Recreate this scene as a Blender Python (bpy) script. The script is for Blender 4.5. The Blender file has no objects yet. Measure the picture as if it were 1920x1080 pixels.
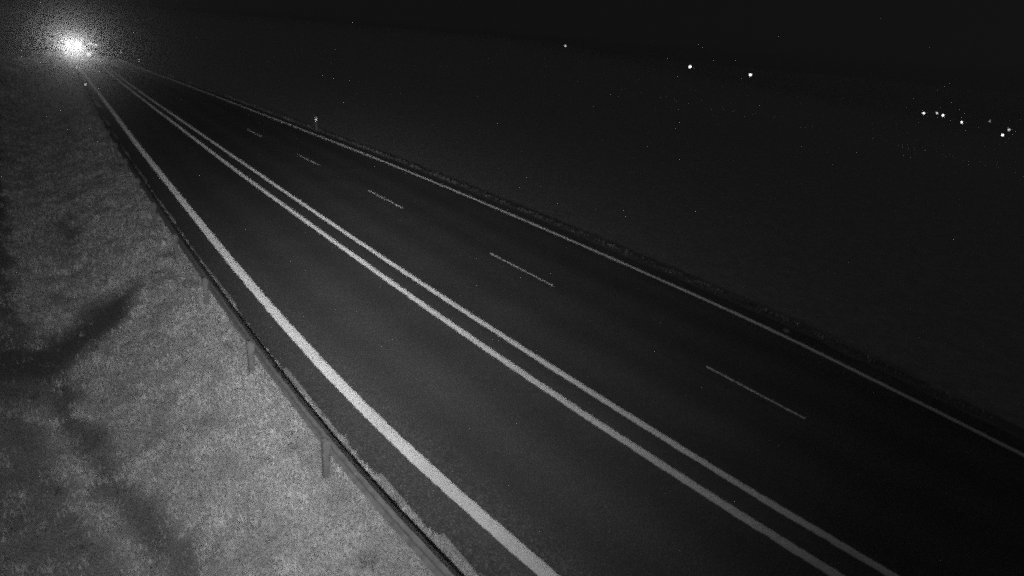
import bpy, bmesh, math, random
import numpy as np
from mathutils import Vector, Matrix
R_ = math.radians
random.seed(5); rng = np.random.default_rng(5)
scene = bpy.context.scene
C = scene.collection

# ------------------------------------------------------------------ camera
# x right across the road, y along the road, z up; camera on a mast left of the road
H = 6.968; YAW, PITCH, ROLL = 0.66967, 0.37375, 0.08108
fw = Vector((math.sin(YAW)*math.cos(PITCH), math.cos(YAW)*math.cos(PITCH), -math.sin(PITCH)))
r0 = Vector((math.cos(YAW), -math.sin(YAW), 0)); u0 = r0.cross(fw)
rt = r0*math.cos(ROLL) + u0*math.sin(ROLL); up = rt.cross(fw)
cd = bpy.data.cameras.new('camera'); cam = bpy.data.objects.new('camera', cd); C.objects.link(cam)
cam.matrix_world = Matrix(((rt.x, up.x, -fw.x, 0), (rt.y, up.y, -fw.y, 0), (rt.z, up.z, -fw.z, H), (0, 0, 0, 1)))
cd.sensor_width = 36; cd.lens = 1.24727*18; cd.clip_end = 6000; cd.clip_start = 0.05
scene.camera = cam

# ------------------------------------------------------------------ night sky
w = bpy.data.worlds.new('World'); scene.world = w; w.use_nodes = True; w.cycles.sampling_method = 'NONE'
nt = w.node_tree; bg = nt.nodes['Background']
sky = nt.nodes.new('ShaderNodeTexSky'); sky.sky_type = 'NISHITA'; sky.sun_disc = False
sky.sun_elevation = R_(50); sky.sun_rotation = R_(200); sky.air_density = 1.0; sky.dust_density = 3.0
bw = nt.nodes.new('ShaderNodeRGBToBW')                      # the camera sees one infrared band only
stc = nt.nodes.new('ShaderNodeTexCoord'); sva = nt.nodes.new('ShaderNodeVectorMath'); sva.operation = 'ADD'; sva.inputs[1].default_value = (0, 0, 0.9)
svn = nt.nodes.new('ShaderNodeVectorMath'); svn.operation = 'NORMALIZE'
nt.links.new(stc.outputs['Generated'], sva.inputs[0]); nt.links.new(sva.outputs[0], svn.inputs[0]); nt.links.new(svn.outputs[0], sky.inputs[0])
nt.links.new(sky.outputs[0], bw.inputs[0]); nt.links.new(bw.outputs[0], bg.inputs[0])
bg.inputs[1].default_value = 0.0044
sd = bpy.data.lights.new('moon', 'SUN'); sd.energy = 0.075; sd.angle = R_(20)
moon = bpy.data.objects.new('moon', sd); C.objects.link(moon)
moon.rotation_euler = (R_(40), 0, R_(-20))

# ------------------------------------------------------------------ the mast's infrared floodlight
LIGHT_POS = Vector((-0.25, -0.1, 6.55)); LAZ, LEL = R_(22.5), R_(-11)
ld = bpy.data.lights.new('infrared_lamp', 'SPOT'); ld.energy = 33500; ld.spot_size = R_(134); ld.spot_blend = 0.75
ld.shadow_soft_size = 0.05; ld.use_nodes = True
lnt = ld.node_tree; em = lnt.nodes['Emission']               # photometric profile of the lamp: a narrow peak in a wide skirt
def lmath(op, a, b=None):
    n_ = lnt.nodes.new('ShaderNodeMath'); n_.operation = op
    for i_, q in enumerate((a, b)):
        if q is None: continue
        if isinstance(q, (int, float)): n_.inputs[i_].default_value = q
        else: lnt.links.new(q, n_.inputs[i_])
    return n_.outputs[0]
ltc = lnt.nodes.new('ShaderNodeTexCoord'); lsx = lnt.nodes.new('ShaderNodeSeparateXYZ'); lnt.links.new(ltc.outputs['Normal'], lsx.inputs[0])
hx = lmath('ARCTANGENT', lmath('DIVIDE', lsx.outputs[0], lmath('ABSOLUTE', lsx.outputs[2]))); hy = lmath('ARCTANGENT', lmath('DIVIDE', lsx.outputs[1], lmath('ABSOLUTE', lsx.outputs[2])))
hx = lmath('MULTIPLY', hx, 1.13); hy = lmath('MULTIPLY', hy, 0.93)
ang = lmath('SQRT', lmath('ADD', lmath('MULTIPLY', hx, hx), lmath('MULTIPLY', hy, hy)))
ang = lmath('SUBTRACT', lmath('SQRT', lmath('ADD', lmath('MULTIPLY', ang, ang), 0.10**2)), 0.10)
lnt.links.new(lmath('EXPONENT', lmath('MULTIPLY', ang, -1/R_(13.2))), em.inputs['Strength'])
lamp = bpy.data.objects.new('infrared_lamp', ld); C.objects.link(lamp)
lamp.location = LIGHT_POS
lamp.rotation_euler = Vector((math.sin(LAZ)*math.cos(LEL), math.cos(LAZ)*math.cos(LEL), math.sin(LEL))).to_track_quat('-Z', 'Y').to_euler()

scene.view_settings.view_transform = 'Standard'; scene.view_settings.look = 'None'
scene.view_settings.exposure = 0; scene.view_settings.gamma = 1; scene.view_settings.use_curve_mapping = False
scene.cycles.use_denoising = False; scene.cycles.use_adaptive_sampling = True; scene.cycles.adaptive_threshold = 0.12; scene.cycles.adaptive_min_samples = 32; scene.cycles.blur_glossy = 0
scene.cycles.volume_bounces = 0; scene.cycles.use_light_tree = False
scene.cycles.max_bounces = 6; scene.cycles.filter_width = 2.4
scene.cycles.sample_clamp_indirect = 5; scene.cycles.sample_clamp_direct = 24

# ------------------------------------------------------------------ helpers
def smooth(a, b, x): t = np.clip((np.asarray(x, float)-a)/(b-a), 0, 1); return t*t*(3-2*t)

class Spline:                                               # natural cubic through points, straight beyond its ends
    def __init__(s, pts):
        x = np.array([p[0] for p in pts], float); y = np.array([p[1] for p in pts], float); n = len(x); h = np.diff(x)
        A = np.zeros((n, n)); b = np.zeros(n); A[0, 0] = A[-1, -1] = 1
        for i in range(1, n-1):
            A[i, i-1] = h[i-1]; A[i, i] = 2*(h[i-1]+h[i]); A[i, i+1] = h[i]
            b[i] = 6*((y[i+1]-y[i])/h[i]-(y[i]-y[i-1])/h[i-1])
        s.x, s.y, s.h, s.m = x, y, h, np.linalg.solve(A, b)
    def __call__(s, q):
        q = np.asarray(q, float); qc = np.clip(q, s.x[0], s.x[-1])
        i = np.clip(np.searchsorted(s.x, qc, side='right')-1, 0, len(s.h)-1)
        h = s.h[i]; a = s.x[i+1]-qc; b = qc-s.x[i]
        v = (s.m[i]*a**3+s.m[i+1]*b**3)/(6*h)+(s.y[i]/h-s.m[i]*h/6)*a+(s.y[i+1]/h-s.m[i+1]*h/6)*b
        e0 = (s.y[1]-s.y[0])/s.h[0]-s.h[0]*s.m[1]/6
        e1 = (s.y[-1]-s.y[-2])/s.h[-1]+s.h[-1]*s.m[-2]/6
        return v+np.where(q < s.x[0], (q-s.x[0])*e0, 0)+np.where(q > s.x[-1], (q-s.x[-1])*e1, 0)

# plan of the road: left edge line, the two centre lines, the lane dashes, right edge line, guard rail
XL = Spline([(0, 5.45), (5, 4.92), (9, 4.58), (14, 4.46), (20, 4.53), (28, 4.72), (40, 5.03), (52, 5.43), (65, 5.85), (82, 6.35), (124, 7.65), (260, 12)])
XA = Spline([(0, 8.75), (4, 8.42), (8, 8.2), (14, 8.06), (22, 8.03), (32, 8.06), (45, 8.24), (60, 8.45), (90, 9.1), (124, 10.1), (260, 14.3)])
XB = Spline([(0, 9.45), (4, 9.12), (8, 8.95), (14, 8.82), (22, 8.78), (32, 8.83), (45, 8.93), (60, 9.05), (90, 9.6), (124, 10.55), (260, 14.7)])
XD = Spline([(0, 12.1), (6, 12.22), (14, 12.29), (24, 12.27), (34, 12.2), (46, 12.0), (60, 11.7)])
XR = Spline([(0, 14.6), (2.7, 15.05), (5, 15.36), (8, 15.7), (12, 15.9), (18, 16.03), (25, 16.06), (32, 15.95), (40, 15.68), (48, 15.35), (56, 15.0), (75, 14.1), (96, 13.0), (124, 12.9), (260, 17.5)])
XG = Spline([(0, 3.9), (5, 3.42), (7, 3.28), (10, 3.19), (14, 3.2), (19, 3.27), (25, 3.41), (31, 3.57), (45, 4.05), (62, 4.8), (79, 5.57), (124, 6.9), (260, 11.2)])

# ------------------------------------------------------------------ value noise (for shapes and growth)
_tab = rng.random((256, 256))
def vnoise(x, y):
    xi = np.floor(x).astype(int); yi = np.floor(y).astype(int); fx = x-xi; fy = y-yi
    fx = fx*fx*(3-2*fx); fy = fy*fy*(3-2*fy)
    g = lambda i, j: _tab[i % 256, j % 256]
    return (g(xi, yi)*(1-fx)+g(xi+1, yi)*fx)*(1-fy)+(g(xi, yi+1)*(1-fx)+g(xi+1, yi+1)*fx)*fy
def fbm(x, y, o=4): return sum(vnoise(x*2**k+17*k, y*2**k+31*k)*0.5**k for k in range(o))/(2-0.5**(o-1))

def terrain(x, y):
    x = np.asarray(x, float); y = np.asarray(y, float)
    lat = x-XG(y)
    bank = smooth(50, 85, y)
    zl = -0.75*smooth(0.35, 3.0, -lat)                      # embankment down to the ditch
    zl = zl+0.45*smooth(3.3, 6.0, -lat)+0.3*bank*smooth(1, 4, -lat)
    rr = x-(XR(y)+0.75)
    zr = -0.062-2.4*smooth(-0.3, 6.5, rr)
    far = smooth(22, 140, x-XR(np.minimum(y, 260)))
    zf = np.clip(-0.0753*x+0.061*y, -45, 4)*far
    road = (x > XL(y)-0.75) & (x < XR(y)+0.45)
    n = (fbm(x*1.3, y*1.3)-0.5)*0.03
    z = np.where(lat < 0.2, zl, np.where(rr > -0.3, zr+zf, 0.0))+n*smooth(0, 0.5, np.maximum(-lat+0.3, rr))
    return np.where(road, -0.06, z)

def dark_mask(x, y):                                             # dark-tone mask: a strip along the ditch bottom and a band across the slope
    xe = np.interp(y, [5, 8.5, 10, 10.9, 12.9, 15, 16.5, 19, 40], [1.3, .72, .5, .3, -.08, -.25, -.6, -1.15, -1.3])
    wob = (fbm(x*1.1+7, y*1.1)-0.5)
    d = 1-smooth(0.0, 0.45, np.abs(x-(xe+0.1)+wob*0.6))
    # darker band running from the embankment foot down to the ditch strip
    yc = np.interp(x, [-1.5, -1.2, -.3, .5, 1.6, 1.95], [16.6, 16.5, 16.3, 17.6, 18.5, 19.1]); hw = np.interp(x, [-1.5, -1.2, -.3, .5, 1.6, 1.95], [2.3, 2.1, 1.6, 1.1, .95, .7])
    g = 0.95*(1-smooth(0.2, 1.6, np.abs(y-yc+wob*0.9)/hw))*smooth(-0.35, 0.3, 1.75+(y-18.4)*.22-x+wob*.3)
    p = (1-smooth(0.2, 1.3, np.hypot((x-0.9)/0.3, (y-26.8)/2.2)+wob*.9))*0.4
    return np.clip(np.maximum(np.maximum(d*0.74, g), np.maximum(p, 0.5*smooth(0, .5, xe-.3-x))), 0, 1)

# ------------------------------------------------------------------ materials
def mat(name, col=0.5, rough=0.8, metal=0.0):
    m = bpy.data.materials.new(name); m.use_nodes = True; b = m.node_tree.nodes['Principled BSDF']
    b.inputs['Base Color'].default_value = (col, col, col, 1); b.inputs['Roughness'].default_value = rough
    b.inputs['Metallic'].default_value = metal
    return m
def nodes(m): return m.node_tree.nodes, m.node_tree.links, m.node_tree.nodes['Principled BSDF']
def noise(m, scale, detail=4, coord='Object', rough=0.6):
    N, Lk, b = nodes(m); t = N.new('ShaderNodeTexNoise'); t.inputs['Scale'].default_value = scale
    t.inputs['Detail'].default_value = detail; t.inputs['Roughness'].default_value = rough
    c = N.new('ShaderNodeTexCoord'); Lk.new(c.outputs[coord], t.inputs['Vector']); return t
def ramp(m, src, stops):
    N, Lk, b = nodes(m); r = N.new('ShaderNodeValToRGB'); cr = r.color_ramp
    while len(cr.elements) < len(stops): cr.elements.new(0.5)
    for e, (p, v) in zip(cr.elements, stops): e.position = p; e.color = (v, v, v, 1)
    Lk.new(src, r.inputs[0]); return r.outputs[0]
def mul(m, a, b_):
    N, Lk, b = nodes(m); x = N.new('ShaderNodeMix'); x.data_type = 'RGBA'; x.blend_type = 'MULTIPLY'; x.inputs[0].default_value = 1
    Lk.new(a, x.inputs[6]); Lk.new(b_, x.inputs[7]); return x.outputs[2]
def lerp(m, f, a, b_):
    N, Lk, b = nodes(m); x = N.new('ShaderNodeMix'); x.data_type = 'RGBA'
    Lk.new(f, x.inputs[0])
    for s, i in ((a, 6), (b_, 7)):
        if isinstance(s, float): x.inputs[i].default_value = (s, s, s, 1)
        else: Lk.new(s, x.inputs[i])
    return x.outputs[2]
def bump(m, src, strength, dist):
    N, Lk, b = nodes(m); x = N.new('ShaderNodeBump'); x.inputs['Strength'].default_value = strength; x.inputs['Distance'].default_value = dist
    Lk.new(src, x.inputs['Height']); Lk.new(x.outputs[0], b.inputs['Normal'])

def m_asphalt():
    m = mat('asphalt', 0.06, 0.75); N, Lk, b = nodes(m)
    g = noise(m, 55, 3); big = noise(m, 0.45, 5); mid = noise(m, 5, 5)
    col = mul(m, ramp(m, g.outputs[0], [(0.3, 0.016), (0.55, 0.055), (0.72, 0.19)]), ramp(m, big.outputs[0], [(0.3, 0.85), (0.7, 1.08)]))
    col = mul(m, col, ramp(m, mid.outputs[0], [(0.3, 0.9), (0.7, 1.08)]))
    Lk.new(col, b.inputs['Base Color']); bump(m, g.outputs[0], 0.2, 0.006)
    b.inputs['Specular IOR Level'].default_value = 0.2; b.inputs['Roughness'].default_value = 0.9
    # wheel tracks and paving joints run along the road: metres across from the left edge
    ac = N.new('ShaderNodeAttribute'); ac.attribute_name = 'across'
    def mt(op, x, y=None):
        q = N.new('ShaderNodeMath'); q.operation = op
        for i_, r_ in enumerate((x, y)):
            if r_ is None: continue
            if isinstance(r_, (int, float)): q.inputs[i_].default_value = r_
            else: Lk.new(r_, q.inputs[i_])
        return q.outputs[0]
    wob = mt('MULTIPLY', mt('SUBTRACT', mid.outputs[0], 0.5), 0.25)
    tr = mt('ADD', 1.0, mt('MULTIPLY', mt('COSINE', mt('MULTIPLY', mt('ADD', ac.outputs['Fac'], wob), 2*math.pi/1.78)), -0.11))
    jn = noise(m, 1.3, 6, rough=0.75)
    seam = mt('MINIMUM', 1.0, mt('ADD', 0.45, mt('MULTIPLY', mt('ABSOLUTE', mt('SUBTRACT', mt('ADD', ac.outputs['Fac'], mt('MULTIPLY', mt('SUBTRACT', jn.outputs[0], 0.5), 0.18)), 8.05)), 30.0)))
    Lk.new(mul(m, mul(m, col, tr), seam), b.inputs['Base Color'])
    return m
def m_paint():
    m = mat('road_paint', 0.7, 0.9); N, Lk, b = nodes(m)
    g = noise(m, 40, 4); wear = noise(m, 9, 5, rough=0.7); big = noise(m, 0.9, 3)
    base = mul(m, ramp(m, big.outputs[0], [(0.3, 0.25), (0.7, 0.34)]), ramp(m, g.outputs[0], [(0.35, 0.78), (0.6, 1.0)]))
    col = lerp(m, ramp(m, wear.outputs[0], [(0.58, 0.0), (0.72, 0.8)]), base, 0.09)
    Lk.new(col, b.inputs['Base Color']); bump(m, g.outputs[0], 1.0, 0.03)
    b.inputs['Diffuse Roughness'].default_value = 1.0
    b.inputs['Sheen Weight'].default_value = 1.0; b.inputs['Sheen Roughness'].default_value = 0.45; b.inputs['Sheen Tint'].default_value = (1, 1, 1, 1)
    return m
def m_ground():
    m = mat('turf_soil', 0.2, 0.95); N, Lk, b = nodes(m)
    a = N.new('ShaderNodeAttribute'); a.attribute_name = 'dark_mask'
    g = noise(m, 30, 4); mid = noise(m, 2.2, 5)
    col = mul(m, ramp(m, g.outputs[0], [(0.3, 0.14), (0.7, 0.34)]), ramp(m, mid.outputs[0], [(0.3, 0.75), (0.7, 1.1)]))
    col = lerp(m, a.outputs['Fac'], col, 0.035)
    Lk.new(col, b.inputs['Base Color']); bump(m, g.outputs[0], 0.8, 0.05)
    return m
def m_grass(name='grass_blade'):
    m = mat(name, 0.4, 0.8); N, Lk, b = nodes(m)
    a = N.new('ShaderNodeAttribute'); a.attribute_name = 'tone'
    Lk.new(ramp(m, a.outputs['Fac'], [(0.0, 0.08), (0.5, 0.36), (1.0, 0.5)]), b.inputs['Base Color'])
    b.inputs['Specular IOR Level'].default_value = 0.2
    t = N.new('ShaderNodeBsdfTranslucent'); t.inputs[0].default_value = (0.5, 0.5, 0.5, 1) if name == 'leaf' else (0.35, 0.35, 0.35, 1)
    mx = N.new('ShaderNodeMixShader'); mx.inputs[0].default_value = 0.5 if name == 'leaf' else 0.25
    out = N['Material Output']; Lk.new(b.outputs[0], mx.inputs[1]); Lk.new(t.outputs[0], mx.inputs[2]); Lk.new(mx.outputs[0], out.inputs[0])
    return m
def m_steel(name, c0, c1, rough, metal):
    m = mat(name, c0, rough, metal); N, Lk, b = nodes(m)
    n = noise(m, 7, 5); Lk.new(ramp(m, n.outputs[0], [(0.35, c0), (0.65, c1)]), b.inputs['Base Color']); return m
def m_emit(name, s, col=1.0):
    m = mat(name, 0.8, 0.3); N, Lk, b = nodes(m)
    b.inputs['Emission Color'].default_value = (col, col, col, 1); b.inputs['Emission Strength'].default_value = s; m.cycles.emission_sampling = 'NONE'; return m
M = dict(asphalt=m_asphalt(), paint=m_paint(), ground=m_ground(), grass=m_grass(), leaf=m_grass('leaf'),
         steel=m_steel('weathered_galvanised_steel', 0.065, 0.11, 0.75, 0.1), post=m_steel('post_steel', 0.06, 0.09, 0.8, 0.1),
         prism=mat('retroreflective_prism', 0.85, 0.14, 1.0), white=mat('grimy_plastic', 0.05, 0.7), black=mat('black_plastic', 0.03, 0.6),
         carpaint=mat('dark_car_paint', 0.05, 0.25), glass=mat('car_glass', 0.02, 0.05), tyre=mat('tyre_rubber', 0.02, 0.9),
         rim=mat('wheel_rim', 0.3, 0.35, 0.8), headlamp=m_emit('headlamp_lens', 60), bark=m_steel('bark', 0.08, 0.2, 0.9, 0.0),
         concrete=m_steel('concrete', 0.25, 0.4, 0.9, 0), lampmetal=mat('lamp_metal', 0.22, 0.7, 0.0))

# ------------------------------------------------------------------ mesh builders
class MB:
    def __init__(s): s.v = []; s.f = []
    def add(s, v, f):
        o = len(s.v); s.v += [tuple(p) for p in v]; s.f += [tuple(i+o for i in q) for q in f]; return s
    def box(s, c, d, rz=0.0, taper=1.0):
        x, y, z = d[0]/2, d[1]/2, d[2]/2; cs, sn = math.cos(rz), math.sin(rz); v = []
        for k, t in ((-1, 1.0), (1, taper)):
            for i, j in ((-1, -1), (1, -1), (1, 1), (-1, 1)):
                a, b = i*x*t, j*y*t; v.append((c[0]+a*cs-b*sn, c[1]+a*sn+b*cs, c[2]+k*z))
        return s.add(v, [(3, 2, 1, 0), (4, 5, 6, 7), (0, 1, 5, 4), (1, 2, 6, 5), (2, 3, 7, 6), (3, 0, 4, 7)])
    def tube(s, pts, rad, n=8, cap=True):
        pts = [Vector(p) for p in pts]; rad = rad if isinstance(rad, (list, tuple)) else [rad]*len(pts); v = []; f = []
        for i, p in enumerate(pts):
            t = (pts[min(i+1, len(pts)-1)]-pts[max(i-1, 0)]).normalized()
            a = t.orthogonal().normalized() if abs(t.z) > 0.99 else t.cross(Vector((0, 0, 1))).normalized(); b = t.cross(a)
            for k in range(n):
                th = 2*math.pi*k/n; v.append(p+(a*math.cos(th)+b*math.sin(th))*rad[i])
        for i in range(len(pts)-1):
            for k in range(n): f.append((i*n+k, i*n+(k+1) % n, (i+1)*n+(k+1) % n, (i+1)*n+k))
        if cap: f.append(tuple(range(n))[::-1]); f.append(tuple(range((len(pts)-1)*n, len(pts)*n)))
        return s.add(v, f)
    def mesh(s, name): 
        me = bpy.data.meshes.new(name); me.from_pydata(s.v, [], s.f); me.update(); return me
    def build(s, name, m, parent=None, smooth_=False):
        o = bpy.data.objects.new(name, s.mesh(name)); C.objects.link(o); o.data.materials.append(m); o.parent = parent
        if smooth_:
            for p in o.data.polygons: p.use_smooth = True
        return o
def np_mesh(name, verts, faces, m, attr=None, smooth_=False, uniform=4):
    me = bpy.data.meshes.new(name); n = len(verts); k = len(faces)
    me.vertices.add(n); me.vertices.foreach_set('co', np.ascontiguousarray(verts, np.float32).ravel())
    w_ = faces.shape[1]; me.loops.add(k*w_); me.loops.foreach_set('vertex_index', np.ascontiguousarray(faces, np.int32).ravel())
    me.polygons.add(k); me.polygons.foreach_set('loop_start', np.arange(0, k*w_, w_, dtype=np.int32))
    me.update(calc_edges=True); me.validate()
    if attr:
        a = me.attributes.new(attr[0], 'FLOAT', 'POINT'); a.data.foreach_set('value', np.ascontiguousarray(attr[1], np.float32))
    if smooth_: me.polygons.foreach_set('use_smooth', np.ones(k, bool))
    me.materials.append(m); o = bpy.data.objects.new(name, me); C.objects.link(o); return o
def tag(o, label, cat, group=None):
    o['label'] = label; o['category'] = cat
    if group: o['group'] = group
    return o
def empty(name, loc, rz=0.0):
    o = bpy.data.objects.new(name, None); C.objects.link(o); o.location = loc; o.rotation_euler = (0, 0, rz); o.empty_display_size = 0.2; return o
def grid(xs, ys):
    nx, ny = len(xs), len(ys); X, Y = np.meshgrid(xs, ys); i = np.arange(nx*ny).reshape(ny, nx)
    return X.ravel(), Y.ravel(), np.stack([i[:-1, :-1], i[:-1, 1:], i[1:, 1:], i[1:, :-1]], -1).reshape(-1, 4)

# ------------------------------------------------------------------ setting: ground and road
xs = np.concatenate([-np.geomspace(3000, 12, 26), np.arange(-10, -3, 0.7), np.arange(-3, 4.6, 0.16), np.arange(4.8, 14, 0.8), np.arange(14.4, 24, 0.35), 24+np.geomspace(1, 3000, 44)])
ys = np.concatenate([-np.geomspace(600, 4, 12), np.arange(0, 30, 0.25), np.arange(30, 70, 0.6), np.arange(70, 150, 1.5), 150+np.geomspace(3, 3500, 34)])
X, Y, F = grid(xs, ys)
ground = np_mesh('ground', np.stack([X, Y, terrain(X, Y)], 1), F, M['ground'], ('dark_mask', np.where(X < 4, dark_mask(X, Y), 0.75*smooth(0.2, 1.0, X-XR(np.minimum(Y, 260)))-0.5*smooth(1.5, 5, X-XR(np.minimum(Y, 260))))), True); ground['kind'] = 'structure'

ry = np.concatenate([np.arange(-8, 40, 0.25), np.arange(40, 120, 1.0), np.arange(120, 420, 5.0)])
eL = XL(ry)-0.86+(fbm(ry*1.7, ry*0+3)-0.5)*0.22+(fbm(ry*6, ry*0+9)-0.5)*0.12; eR = XR(ry)+0.72+(fbm(ry*1.1, ry*0+5)-0.5)*0.15
n = 9; V = []
for k in range(n):
    t = k/(n-1); V.append(np.stack([eL*(1-t)+eR*t, ry, 0*ry+(-0.035 if k in (0, n-1) else 0.0)], 1))
V = np.stack(V, 1).reshape(-1, 3); i = np.arange(len(ry)*n).reshape(-1, n)
road = np_mesh('road', V, np.stack([i[:-1, :-1], i[:-1, 1:], i[1:, 1:], i[1:, :-1]], -1).reshape(-1, 4), M['asphalt'], ('across', (V[:, 0]-np.repeat(XL(ry)-0.86, n))), True); road['kind'] = 'structure'

def stripe(name, fx, y0, y1, wd, jit=0.006):
    st = 0.07 if y1 < 60 else None
    yy = np.arange(y0, min(y1, 45), 0.07) if y0 < 45 else np.array([y0])
    if y1 > 45: yy = np.concatenate([yy, np.arange(max(45, y0+0.5), y1, 0.8)])
    yy = np.append(yy[yy < y1-0.02], y1); c = fx(yy)
    a = c-wd/2+rng.normal(0, jit, len(yy))+(fbm(yy*2.2, yy*0+c)-0.5)*0.03
    b = c+wd/2+rng.normal(0, jit, len(yy))+(fbm(yy*2.2, yy*0+c+40)-0.5)*0.03
    z = 0*yy+0.004; V = np.stack([np.stack([a, yy, z-0.006], 1), np.stack([a+.006, yy, z], 1), np.stack([b-.006, yy, z], 1), np.stack([b, yy, z-0.006], 1)], 1).reshape(-1, 3)
    i = np.arange(len(yy)*4).reshape(-1, 4)
    o = np_mesh(name, V, np.stack([i[:-1, :-1], i[:-1, 1:], i[1:, 1:], i[1:, :-1]], -1).reshape(-1, 4), M['paint'])
    o.parent = road; return o
stripe('edge_line', XL, -4, 300, 0.25)['label'] = 'solid white edge line beside the grass verge'
stripe('centre_line', XA, -4, 300, 0.2)['label'] = 'nearer line of the double white centre line'
stripe('centre_line', XB, -4, 300, 0.18)['label'] = 'farther line of the double white centre line'
stripe('edge_line', XR, -4, 300, 0.145)['label'] = 'thin white edge line on the far side of the road'
for y0, y1 in ((-3.9, -1.1), (5.2, 7.75), (13.5, 16.9), (23.2, 26.5), (32.4, 35.5), (41.5, 44.5)):
    stripe('lane_dash', XD, y0, y1, 0.06)

# ------------------------------------------------------------------ grass
def blades(name, regions, label, seed, mtl, shift=0.0, clumps=0):
    g = np.random.default_rng(seed); VV = []; FF = []; TT = []; off = 0
    for (x0f, x1f, y0, y1, dens, wd, hmin, hmax) in regions:
        ym = (y0+y1)/2; W = float(x1f(ym)-x0f(ym)); cnt = int(dens*W*(y1-y0)); 
        y = g.uniform(y0, y1, cnt); x = x0f(y)+(x1f(y)-x0f(y))*g.random(cnt)
        lift = np.ones(cnt)
        if clumps:                                          # taller weed tufts standing out of the mown sward
            nk = int(clumps*W*(y1-y0)); cy = g.uniform(y0, y1, nk); cx = x0f(cy)+(x1f(cy)-x0f(cy))*g.random(nk); big = g.uniform(.5, 1.3, nk)
            own = g.random(cnt) < 0.16; pick = g.integers(0, nk, cnt); rad = np.abs(g.normal(0, .07, cnt))*big[pick]; th = g.uniform(0, 6.28, cnt)
            x = np.where(own, cx[pick]+rad*np.cos(th), x); y = np.where(own, cy[pick]+rad*np.sin(th), y); lift = np.where(own, 1.4+.5*big[pick], 1.0)
        dm = dark_mask(x, y)*(x < 4)
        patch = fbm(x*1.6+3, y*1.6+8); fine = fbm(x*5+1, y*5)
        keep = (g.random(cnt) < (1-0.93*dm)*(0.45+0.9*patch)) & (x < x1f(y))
        lift = lift[keep]
        x, y, dm, patch, fine = x[keep], y[keep], dm[keep], patch[keep], fine[keep]; cnt = len(x)
        z = terrain(x, y)-0.01; z = np.where(z < -0.045, np.where((x > XL(y)-1.1) & (x < XR(y)+0.9), 0.0, z), z)
        h = (hmin+(hmax-hmin)*g.random(cnt)**1.6)*(0.75+0.5*fine)*lift
        az = g.uniform(0, 2*math.pi, cnt); ln = g.uniform(0.3, 1.25, cnt); dx, dy = np.cos(az), np.sin(az)
        wv = wd*g.uniform(0.6, 1.4, cnt)/2; px, py = -dy*wv, dx*wv
        b = np.stack([x, y, z], 1); p = np.stack([px, py, 0*px], 1); d = np.stack([dx, dy, 0*dx], 1)
        m1 = b+d*(h*ln*0.35)[:, None]+np.array([0, 0, 1])*(h*0.6)[:, None]; t = b+d*(h*ln)[:, None]+np.array([0, 0, 1])*(h*(1-0.25*ln))[:, None]
        v = np.stack([b-p, b+p, m1+p*0.8, m1-p*0.8, t], 1).reshape(-1, 3)
        i = np.arange(cnt)[:, None]*5+off
        FF.append(np.concatenate([i+np.array([[0, 1, 2]]), i+np.array([[0, 2, 3]]), i+np.array([[3, 2, 4]])]))
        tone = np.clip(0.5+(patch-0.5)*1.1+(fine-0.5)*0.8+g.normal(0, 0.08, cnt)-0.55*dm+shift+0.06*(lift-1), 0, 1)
        TT.append(np.repeat(tone, 5)); VV.append(v); off += cnt*5
    o = np_mesh(name, np.concatenate(VV), np.concatenate(FF), mtl, ('tone', np.concatenate(TT)))
    o['kind'] = 'stuff'; o['label'] = label; o['category'] = 'grass'; return o
c = lambda v: (lambda y: np.asarray(y, float)*0+v)
edge = lambda y: XL(y)-0.86+0.10*(fbm(np.asarray(y)*2.3, np.asarray(y)*0+4)-0.3)
blades('verge_grass', [(c(-2.0), edge, 5, 9, 2600, .007, .03, .10), (c(-2.0), edge, 9, 14, 2200, .008, .03, .10), (c(-2.2), edge, 14, 22, 1300, .010, .035, .11),
                       (c(-2.4), edge, 22, 36, 600, .014, .04, .12), (c(-2.8), edge, 36, 60, 220, .022, .04, .14), (c(-4.0), edge, 60, 125, 130, .05, .05, .2)],
       'short mown grass on the bank left of the road', 11, M['grass'], 0.0, 2.2)
eR2 = lambda y: XR(y)+1.0
blades('roadside_grass', [(eR2, lambda y: XR(y)+2, 3, 20, 90, .018, .04, .14), (eR2, lambda y: XR(y)+2, 20, 45, 80, .022, .05, .16), (eR2, lambda y: XR(y)+4, 45, 100, 50, .05, .05, .2)],
       'dim grass beyond the far edge line of the road', 12, M['grass'], -0.4)
# tufts that creep over the asphalt edge
edge2 = lambda y: XL(y)-0.80+0.16*(fbm(np.asarray(y)*2.9, np.asarray(y)*0+14)-0.42)
blades('edge_tufts', [(lambda y: XL(y)-1.0, edge2, 5, 20, 4500, .009, .03, .08), (lambda y: XL(y)-1.0, edge2, 20, 45, 700, .014, .04, .1)],
       'ragged grass tufts creeping over the left asphalt edge', 13, M['grass'])

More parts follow.
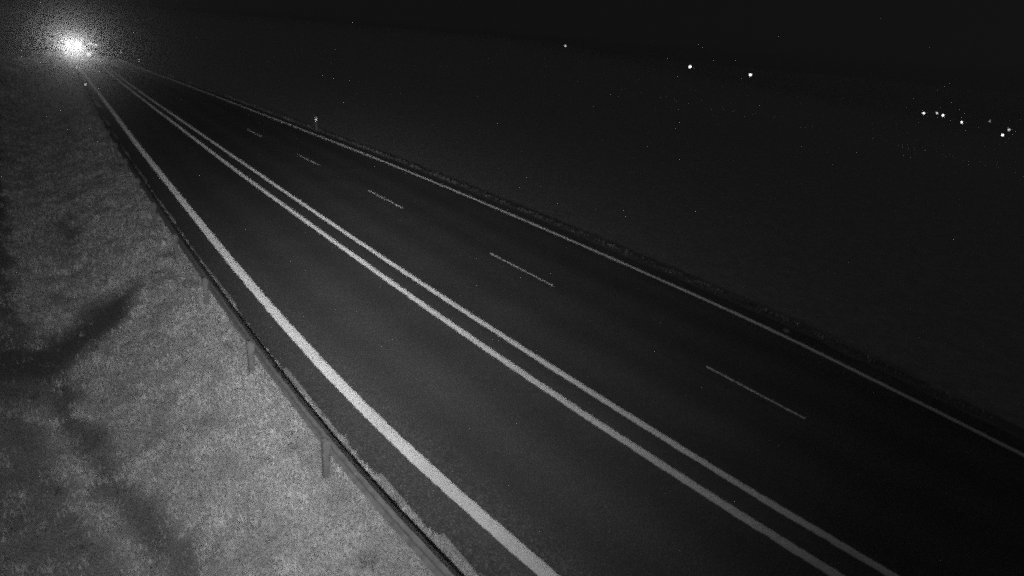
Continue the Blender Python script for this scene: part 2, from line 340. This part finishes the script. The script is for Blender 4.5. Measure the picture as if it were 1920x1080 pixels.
# ------------------------------------------------------------------ retroreflective prisms: an array of cube corners facing +Z of its own frame
def prism_array(wd, ht, s, axis, upv=Vector((0, 0, 1))):
    mb = MB(); a = axis.normalized(); sx = upv.cross(a).normalized(); sy = a.cross(sx)
    e = []
    for k in range(3):
        th = 2*math.pi*k/3+math.pi/2; e.append((a*(1/math.sqrt(3))+(sx*math.cos(th)+sy*math.sin(th))*math.sqrt(2/3)))
    nx = max(1, int(wd/(s*1.2))); ny = max(1, int(ht/(s*1.05)))
    for j in range(ny):
        for i_ in range(nx):
            o = sx*((i_-(nx-1)/2)*s*1.2)+sy*((j-(ny-1)/2)*s*1.05); flip = -1 if (i_+j) % 2 else 1
            ee = [a*(q.dot(a))+(q-a*q.dot(a))*flip for q in e]; k_ = s*0.8
            v = [o-a*(k_*0.577), *[o-a*(k_*0.577)+q*k_ for q in ee]]
            # full square faces: apex, e1, e1+e2, e2
            v += [v[0]+(ee[0]+ee[1])*k_, v[0]+(ee[1]+ee[2])*k_, v[0]+(ee[2]+ee[0])*k_]
            mb.add(v, [(0, 1, 4, 2), (0, 2, 5, 3), (0, 3, 6, 1)])
    return mb

# ------------------------------------------------------------------ guard rail
def guard_rail():
    g = empty('guardrail', (float(XG(8.5)), 8.5, float(terrain(XG(8.5), 8.5)))); base = Vector(g.location)
    prof = [(-.02, .44), (.06, .465), (.06, .53), (-.01, .565), (-.01, .615), (.06, .65), (.06, .715), (-.02, .755), (-.035, .745)]   # x offset, height
    def place(y): return float(XG(y)), y
    y = 0.5
    while y < 84:
        y2 = min(y+4.0, 84); mb = MB(); st = np.linspace(y, y2+0.12, 5); v = []; np_ = len(prof)
        for q in st:
            x, _ = place(q)
            for a, b in prof: v.append(Vector((x+a, q, b))-base)
        for q in st:
            x, _ = place(q)
            for a, b in prof: v.append(Vector((x+a-0.004, q, b+0.002))-base)
        f = []
        for k in range(4):
            for j in range(np_-1): f.append((k*np_+j, k*np_+j+1, (k+1)*np_+j+1, (k+1)*np_+j))
        o2 = 5*np_
        f += [tuple(o2+q for q in reversed(t)) for t in f]
        mb.add(v, f).build('rail_beam', M['steel'], g)
        y = y2
    q = 0.47
    while q < 84:
        x, _ = place(q); zt = float(terrain(x-0.12, q)); mb = MB()
        c0 = Vector((x-0.09, q, 0))-base
        # C-section post with a spacer to the beam
        for (ax, ay, dx, dy) in ((-.045, 0, .008, .08), (0, -.04, .1, .008), (0, .04, .1, .008)):
            mb.box((c0.x+ax, c0.y+ay, (zt-.3+.72)/2-base.z), (dx, dy, .72-zt+.3))
        mb.build('post', M['post'], g)
        MB().box((c0.x+.068, c0.y, .60-base.z), (.03, .07, .16)).build('spacer', M['post'], g)
        q += 4.0
    for yy in (62.5, 79.0):
        x = float(XG(yy)); mb = MB().box((x-base.x, yy-base.y+.02, .87-base.z), (.14, .02, .24)); p = mb.build('reflector_plate', M['white'], g)
        ar = prism_array(.11, .13, .03, Vector((-.04, -1, 0.08))); o = ar.build('reflector', M['prism'], p); o.location = Vector((x, yy-.03, .92))-base
    tag(g, 'dark steel guardrail along the grass verge on the left', 'guardrail')
guard_rail()

# ------------------------------------------------------------------ delineator posts on the right
def delineator(loc, label, rz):
    g = empty('delineator_post', loc, rz)
    mb = MB(); pr = [(-.06, -.05), (.06, -.05), (.045, .05), (-.045, .05)]
    v = [(a, b, -.3) for a, b in pr]+[(a, b, .95) for a, b in pr]+[(a*.9, b*.9, 1.0+(.05 if a < 0 else 0)) for a, b in pr]
    mb.add(v, [(0, 1, 5, 4), (1, 2, 6, 5), (2, 3, 7, 6), (3, 0, 4, 7), (4, 5, 9, 8), (5, 6, 10, 9), (6, 7, 11, 10), (7, 4, 8, 11), (8, 9, 10, 11)]).build('post_body', M['white'], g)
    MB().box((0, 0, .80), (.128, .108, .25)).build('black_band', M['black'], g)
    o = prism_array(.1, .2, .03, Vector((0, -1, .1))).build('reflector', M['prism'], g); o.location = (0, -.075, .78)
    o = prism_array(.04, .04, .028, Vector((0, -1, .1))).build('reflector', M['prism'], g); o.location = (0, -.075, .99)
    tag(g, label, 'delineator', 'delineator posts on the far verge')
delineator((16.35, 43.6, -.05), 'slim delineator post with bright reflector, nearest one beyond the far edge line', R_(-20))
delineator((13.6, 96.2, -.05), 'slim delineator post with reflector, second along the far verge', R_(-8))
delineator((13.35, 110.0, -.05), 'slim delineator post with faint reflector, farthest one along the far verge', R_(-7))

# ------------------------------------------------------------------ road sign and an added bright plate near the car
def sign(name, loc, wd, ht, zc, label, rz, parts):
    g = empty(name, loc, rz)
    for sx in ((0,) if wd < 1 else (-wd*.3, wd*.3)):
        MB().tube([(sx, .04, -.4), (sx, .04, zc+ht*.45)], .03, 8).build('pole', M['post'], g)
    p = MB().box((0, 0, zc), (wd, .03, ht)).build('sign_plate', M['white'], g)
    for i_, (a, b, w_, h_) in enumerate(parts):
        o = prism_array(w_, h_, .1, Vector((0, -1, .05))).build('reflective_patch', M['prism'], p); o.location = (a, -.09, zc+b)
    tag(g, label, 'sign'); return g
sign('arrow_sign', (11.35, 123, 0), 1.5, .6, 1.0, 'wide pale sign board right of the oncoming car', R_(-5), [(-.3, .06, .6, .3), (.35, -.06, .5, .3)])
sign('glow_plate', (9.22, 106, 0), .85, .8, .6, 'small pale plate added for the lit centre line below the oncoming car', R_(-5), [(-.1, -.05, .5, .55), (.2, .15, .3, .4)])  # added plate in place of a lit patch on the centre markings

# ------------------------------------------------------------------ oncoming car
def car(loc, rz):
    g = empty('oncoming_car', loc, rz)                     # front towards -Y
    sec = [(-2.1, .35, .62, .80), (-2.0, .25, .74, .86), (-1.2, .22, .95, .88), (-.75, .22, 1.0, .89), (.0, .2, 1.02, .9), (1.2, .22, 1.03, .9), (2.0, .26, .98, .86), (2.1, .4, .8, .8)]
    v = []; f = []
    for (y, zb, zt, hw) in sec: v += [(-hw*.95, y, zb), (hw*.95, y, zb), (hw, y, (zb+zt)/2+.08), (hw*.86, y, zt), (-hw*.86, y, zt), (-hw, y, (zb+zt)/2+.08)]
    for k in range(len(sec)-1):
        for j in range(6): f.append((k*6+j, k*6+(j+1) % 6, (k+1)*6+(j+1) % 6, (k+1)*6+j))
    f += [tuple(range(6))[::-1], tuple(range(42, 48))]
    MB().add(v, f).build('body', M['carpaint'], g)
    cab = [(-.85, 1.0, .76), (-.15, 1.42, .6), (1.1, 1.45, .6), (1.75, 1.0, .74)]
    v = [(s*hw, y, z) for (y, z, hw) in cab for s in (-1, 1)]
    MB().add(v, [(0, 1, 3, 2), (2, 3, 5, 4), (4, 5, 7, 6), (0, 2, 4, 6), (1, 7, 5, 3)]).build('roof', M['carpaint'], g)
    MB().add([(-.7, -.82, 1.03), (.7, -.82, 1.03), (.56, -.18, 1.41), (-.56, -.18, 1.41)], [(0, 1, 2, 3)]).build('windscreen', M['glass'], g).location.y = -.02
    for s in (-1, 1):
        MB().add([(s*.775, -.75, 1.02), (s*.755, 1.6, 1.02), (s*.62, 1.05, 1.40), (s*.62, -.2, 1.38)], [(0, 1, 2, 3)]).build('side_window', M['glass'], g).location.x = s*.012
        MB().box((s*.98, -.62, 1.02), (.2, .1, .14)).build('wing_mirror', M['carpaint'], g)
        for y in (-1.35, 1.35):
            wl = MB().tube([(s*.68, y, .32), (s*.9, y, .32)], .32, 18).build('wheel', M['tyre'], g)
            MB().tube([(s*.895, y, .32), (s*.912, y, .32)], .2, 14).build('rim', M['rim'], wl)
        hl = MB().tube([(s*.66, -2.08, .66), (s*.66, -2.125, .66)], [.19, .18], 14).build('headlight', M['headlamp'], g)
        l = bpy.data.lights.new('headlight_beam', 'SPOT'); l.energy = 6500; l.spot_size = R_(22); l.spot_blend = 1; l.shadow_soft_size = .08
        b = bpy.data.objects.new('headlight_beam', l); C.objects.link(b); b.parent = g; b.location = (s*.66, -2.2, .66); b.rotation_euler = (R_(95), 0, math.pi); b.scale = (3.0, 1, 1)
    MB().box((0, -2.1, .52), (.9, .05, .16)).build('grille', M['black'], g)
    MB().box((0, -2.13, .38), (.5, .02, .11)).build('number_plate', M['white'], g)
    MB().box((0, -2.08, .28), (1.6, .1, .14)).build('bumper', M['black'], g)
    tag(g, 'oncoming car with glaring headlights in the near lane far down the road', 'car')
car((8.95, 126.2, 0.0), R_(-3))

# ------------------------------------------------------------------ young tree by the rail and an added weed row, lit by the headlights
def leafy(name, loc, ht, rw, nleaf, label, cat, seed, low=.25, ls=.09):
    g = empty(name, loc); q = np.random.default_rng(seed); rr = random.Random(seed)
    tr = MB().tube([(0, 0, -.3), (.02, 0, ht*.3), (-.03, .02, ht*.65), (.02, 0, ht*.95)], [.05, .04, .025, .008], 7)
    for k in range(9):
        z = ht*(low+.65*k/9); a = rr.uniform(0, 6.28); l = rw*rr.uniform(.5, .95)
        tr.tube([(0, 0, z), (math.cos(a)*l*.5, math.sin(a)*l*.5, z+l*.35), (math.cos(a)*l, math.sin(a)*l, z+l*.6)], [.016, .01, .004], 5)
    tr.build('trunk', M['bark'], g)
    k = nleaf; nc = 26; cz = ht*(low+(1-low)*q.random(nc)); ca = q.uniform(0, 6.28, nc); cr = rw*q.random(nc)**.6*(1-.6*np.abs(cz/ht-.55))
    ci = q.integers(0, nc, k); ctr = np.stack([np.cos(ca)*cr, np.sin(ca)*cr, cz], 1)[ci]+q.normal(0, rw*.28, (k, 3))
    d1 = q.normal(0, 1, (k, 3)); d1 /= np.linalg.norm(d1, axis=1)[:, None]; d2 = np.cross(d1, q.normal(0, 1, (k, 3))); d2 /= np.linalg.norm(d2, axis=1)[:, None]
    s = ls*q.uniform(.6, 1.3, k)[:, None]
    V = np.stack([ctr-d1*s, ctr+d2*s*.5, ctr+d1*s, ctr-d2*s*.5], 1).reshape(-1, 3)
    o = np_mesh('crown', V, np.arange(k*4).reshape(-1, 4), M['leaf'], ('tone', np.repeat(np.clip(q.normal(.5, .15, k), 0, 1), 4))); o.parent = g
    tag(g, label, cat)
leafy('slim_shrub', (4.0, 88, float(terrain(4.0, 88))), 1.55, .4, 1500, 'slim upright shrub behind the guardrail, lit by the headlights', 'shrub', 3, .05, .08)
def added_hedge():  # added row of leaves that makes a lit streak beside the headlights
    q = np.random.default_rng(8); g = empty('added_weed_row', (1.9, 91, float(terrain(1.9, 91)))); b0 = g.location
    k = 14000; t = q.random(k)**0.8; x = 4.6-5.4*t+q.normal(0, .35, k); y = 110-38*t+q.normal(0, .5, k)
    top = .5+.7*fbm(y*.5, y*0+2); z = terrain(x, y)+top*q.random(k)**.8
    ctr = np.stack([x-b0.x, y-b0.y, z-b0.z], 1); d1 = q.normal(0, 1, (k, 3)); d1 /= np.linalg.norm(d1, axis=1)[:, None]
    d2 = np.cross(d1, q.normal(0, 1, (k, 3))); d2 /= np.linalg.norm(d2, axis=1)[:, None]; s_ = .11*q.uniform(.6, 1.3, k)[:, None]
    V = np.stack([ctr-d1*s_, ctr+d2*s_*.5, ctr+d1*s_, ctr-d2*s_*.5], 1).reshape(-1, 3)
    o = np_mesh('foliage', V, np.arange(k*4).reshape(-1, 4), M['leaf'], ('tone', np.repeat(np.clip(q.normal(.5, .15, k), 0, 1), 4))); o.parent = g
    tag(g, 'low ragged row of weeds added to catch the headlights at the left picture edge', 'added_hedge')
added_hedge()

# ------------------------------------------------------------------ street lamps far away to the right
def street_lamp(px, py, d, power, label, size=.5, pole=6.5):
    nxp = (px-960)/960; nyp = (py-540)/960
    dr = (rt*nxp-up*nyp)/1.24727+fw; dr /= math.hypot(dr.x, dr.y); p = Vector((0, 0, H))+dr*d
    zb = float(terrain(p.x, p.y)); zb = min(zb, p.z-3.5)
    g = empty('street_lamp', (p.x, p.y, float(terrain(p.x, p.y)))); zl = p.z-g.location.z
    a = math.atan2(-p.x, p.y)
    ux, uy = math.cos(a), math.sin(a)
    MB().tube([(ux*1.2, uy*1.2, -.6), (ux*1.2, uy*1.2, zl*.5), (ux*1.2, uy*1.2, zl-.1)], [.05, .04, .03], 8).build('pole', M['lampmetal'], g)
    MB().tube([(ux*1.2, uy*1.2, zl-.12), (ux*.9, uy*.9, zl+.2), (ux*.2, uy*.2, zl+.25)], .035, 6).build('arm', M['lampmetal'], g)
    MB().box((0, 0, zl+.22), (size*1.1, size*.8, .12), a, .75).build('lamp_head', M['lampmetal'], g)
    b = MB(); prev = None; R0 = size*.5
    rings = [(R0*.75, .14), (R0, 0.02), (R0*.8, -.16), (R0*.3, -.26)]; v = []; f = []
    for r_, z_ in rings: v += [(r_*math.cos(t*math.pi/6), r_*math.sin(t*math.pi/6), zl+z_*size*2) for t in range(12)]
    for k in range(3):
        for t in range(12): f.append((k*12+t, k*12+(t+1) % 12, (k+1)*12+(t+1) % 12, (k+1)*12+t))
    f.append(tuple(range(36, 48)))
    b.add(v, f).build('lamp_globe', m_emit('lamp_light', power), g)
    tag(g, label, 'street lamp', 'distant street lamps on the right horizon')
LAMPS = [(1060, 86, 250, 2.0, 0.43, 'small lit street lamp, leftmost of the distant lights'),
         (1294, 125, 200, 5, 0.58, 'brightest lit street lamp on the horizon, second of the distant lights from the left'),
         (1407, 140, 200, 4, 0.54, 'lit street lamp right of the brightest one on the horizon'),
         (1732, 212, 205, 3.5, 0.40, 'lit street lamp at the left end of the right-hand row of lights'),
         (1757, 212, 210, 2.0, 0.32, 'faint lit street lamp, second in the right-hand row of lights'),
         (1768, 216, 205, 4, 0.40, 'lit street lamp, third in the right-hand row of lights'),
         (1803, 229, 200, 4, 0.36, 'lit street lamp standing alone in the middle of the right-hand row'),
         (1856, 227, 215, .4, 0.36, 'very dim street lamp high up near the right picture edge'),
         (1892, 243, 210, .9, 0.50, 'dim blurred street lamp above the bright one at the right picture edge'),
         (1880, 253, 195, 4, 0.40, 'bright street lamp nearest the right picture edge')]
for px, py, d, pw, sz, lb in LAMPS: street_lamp(px, py, d, pw, lb, sz)

# ------------------------------------------------------------------ mast that carries the camera and its floodlight
g = empty('camera_mast', (-.5, -1.0, float(terrain(-.5, -1.0))))
b0 = Vector(g.location)
MB().tube([(0, 0, -.5), (0, 0, 4), (0, 0, 8.2-b0.z)], [.11, .09, .07], 14).build('pole', M['lampmetal'], g)
MB().tube([Vector((-.5, -1, 5.75))-b0, Vector((-.27, -.42, 5.75))-b0], .03, 8).build('bracket', M['lampmetal'], g)
hs = MB().box((0, 0, 0), (.2, .2, .16)).build('floodlight_housing', M['black'], g); hs.location = Vector((-.27, -.33, 5.77))-b0; hs.rotation_euler = (R_(-25), 0, R_(-20))
tag(g, 'grey steel camera mast with infrared floodlight behind the viewpoint', 'mast')

# ------------------------------------------------------------------ thin volume added to spread the headlight glare into a glow
hz = MB().box((350, 340, -20), (1500, 1500, 62)).build('added_haze', M['white']); hz.data.materials.clear()
m = bpy.data.materials.new('glare_haze'); m.use_nodes = True; m.node_tree.nodes.clear()
o_ = m.node_tree.nodes.new('ShaderNodeOutputMaterial'); vp = m.node_tree.nodes.new('ShaderNodeVolumePrincipled')
vp.inputs['Color'].default_value = (.9, .9, .9, 1); vp.inputs['Density'].default_value = .00028; vp.inputs['Anisotropy'].default_value = .965
m.node_tree.links.new(vp.outputs[0], o_.inputs['Volume']); hz.data.materials.append(m); hz['kind'] = 'stuff'; hz['label'] = 'thin haze added over road and fields to spread the headlight glare'
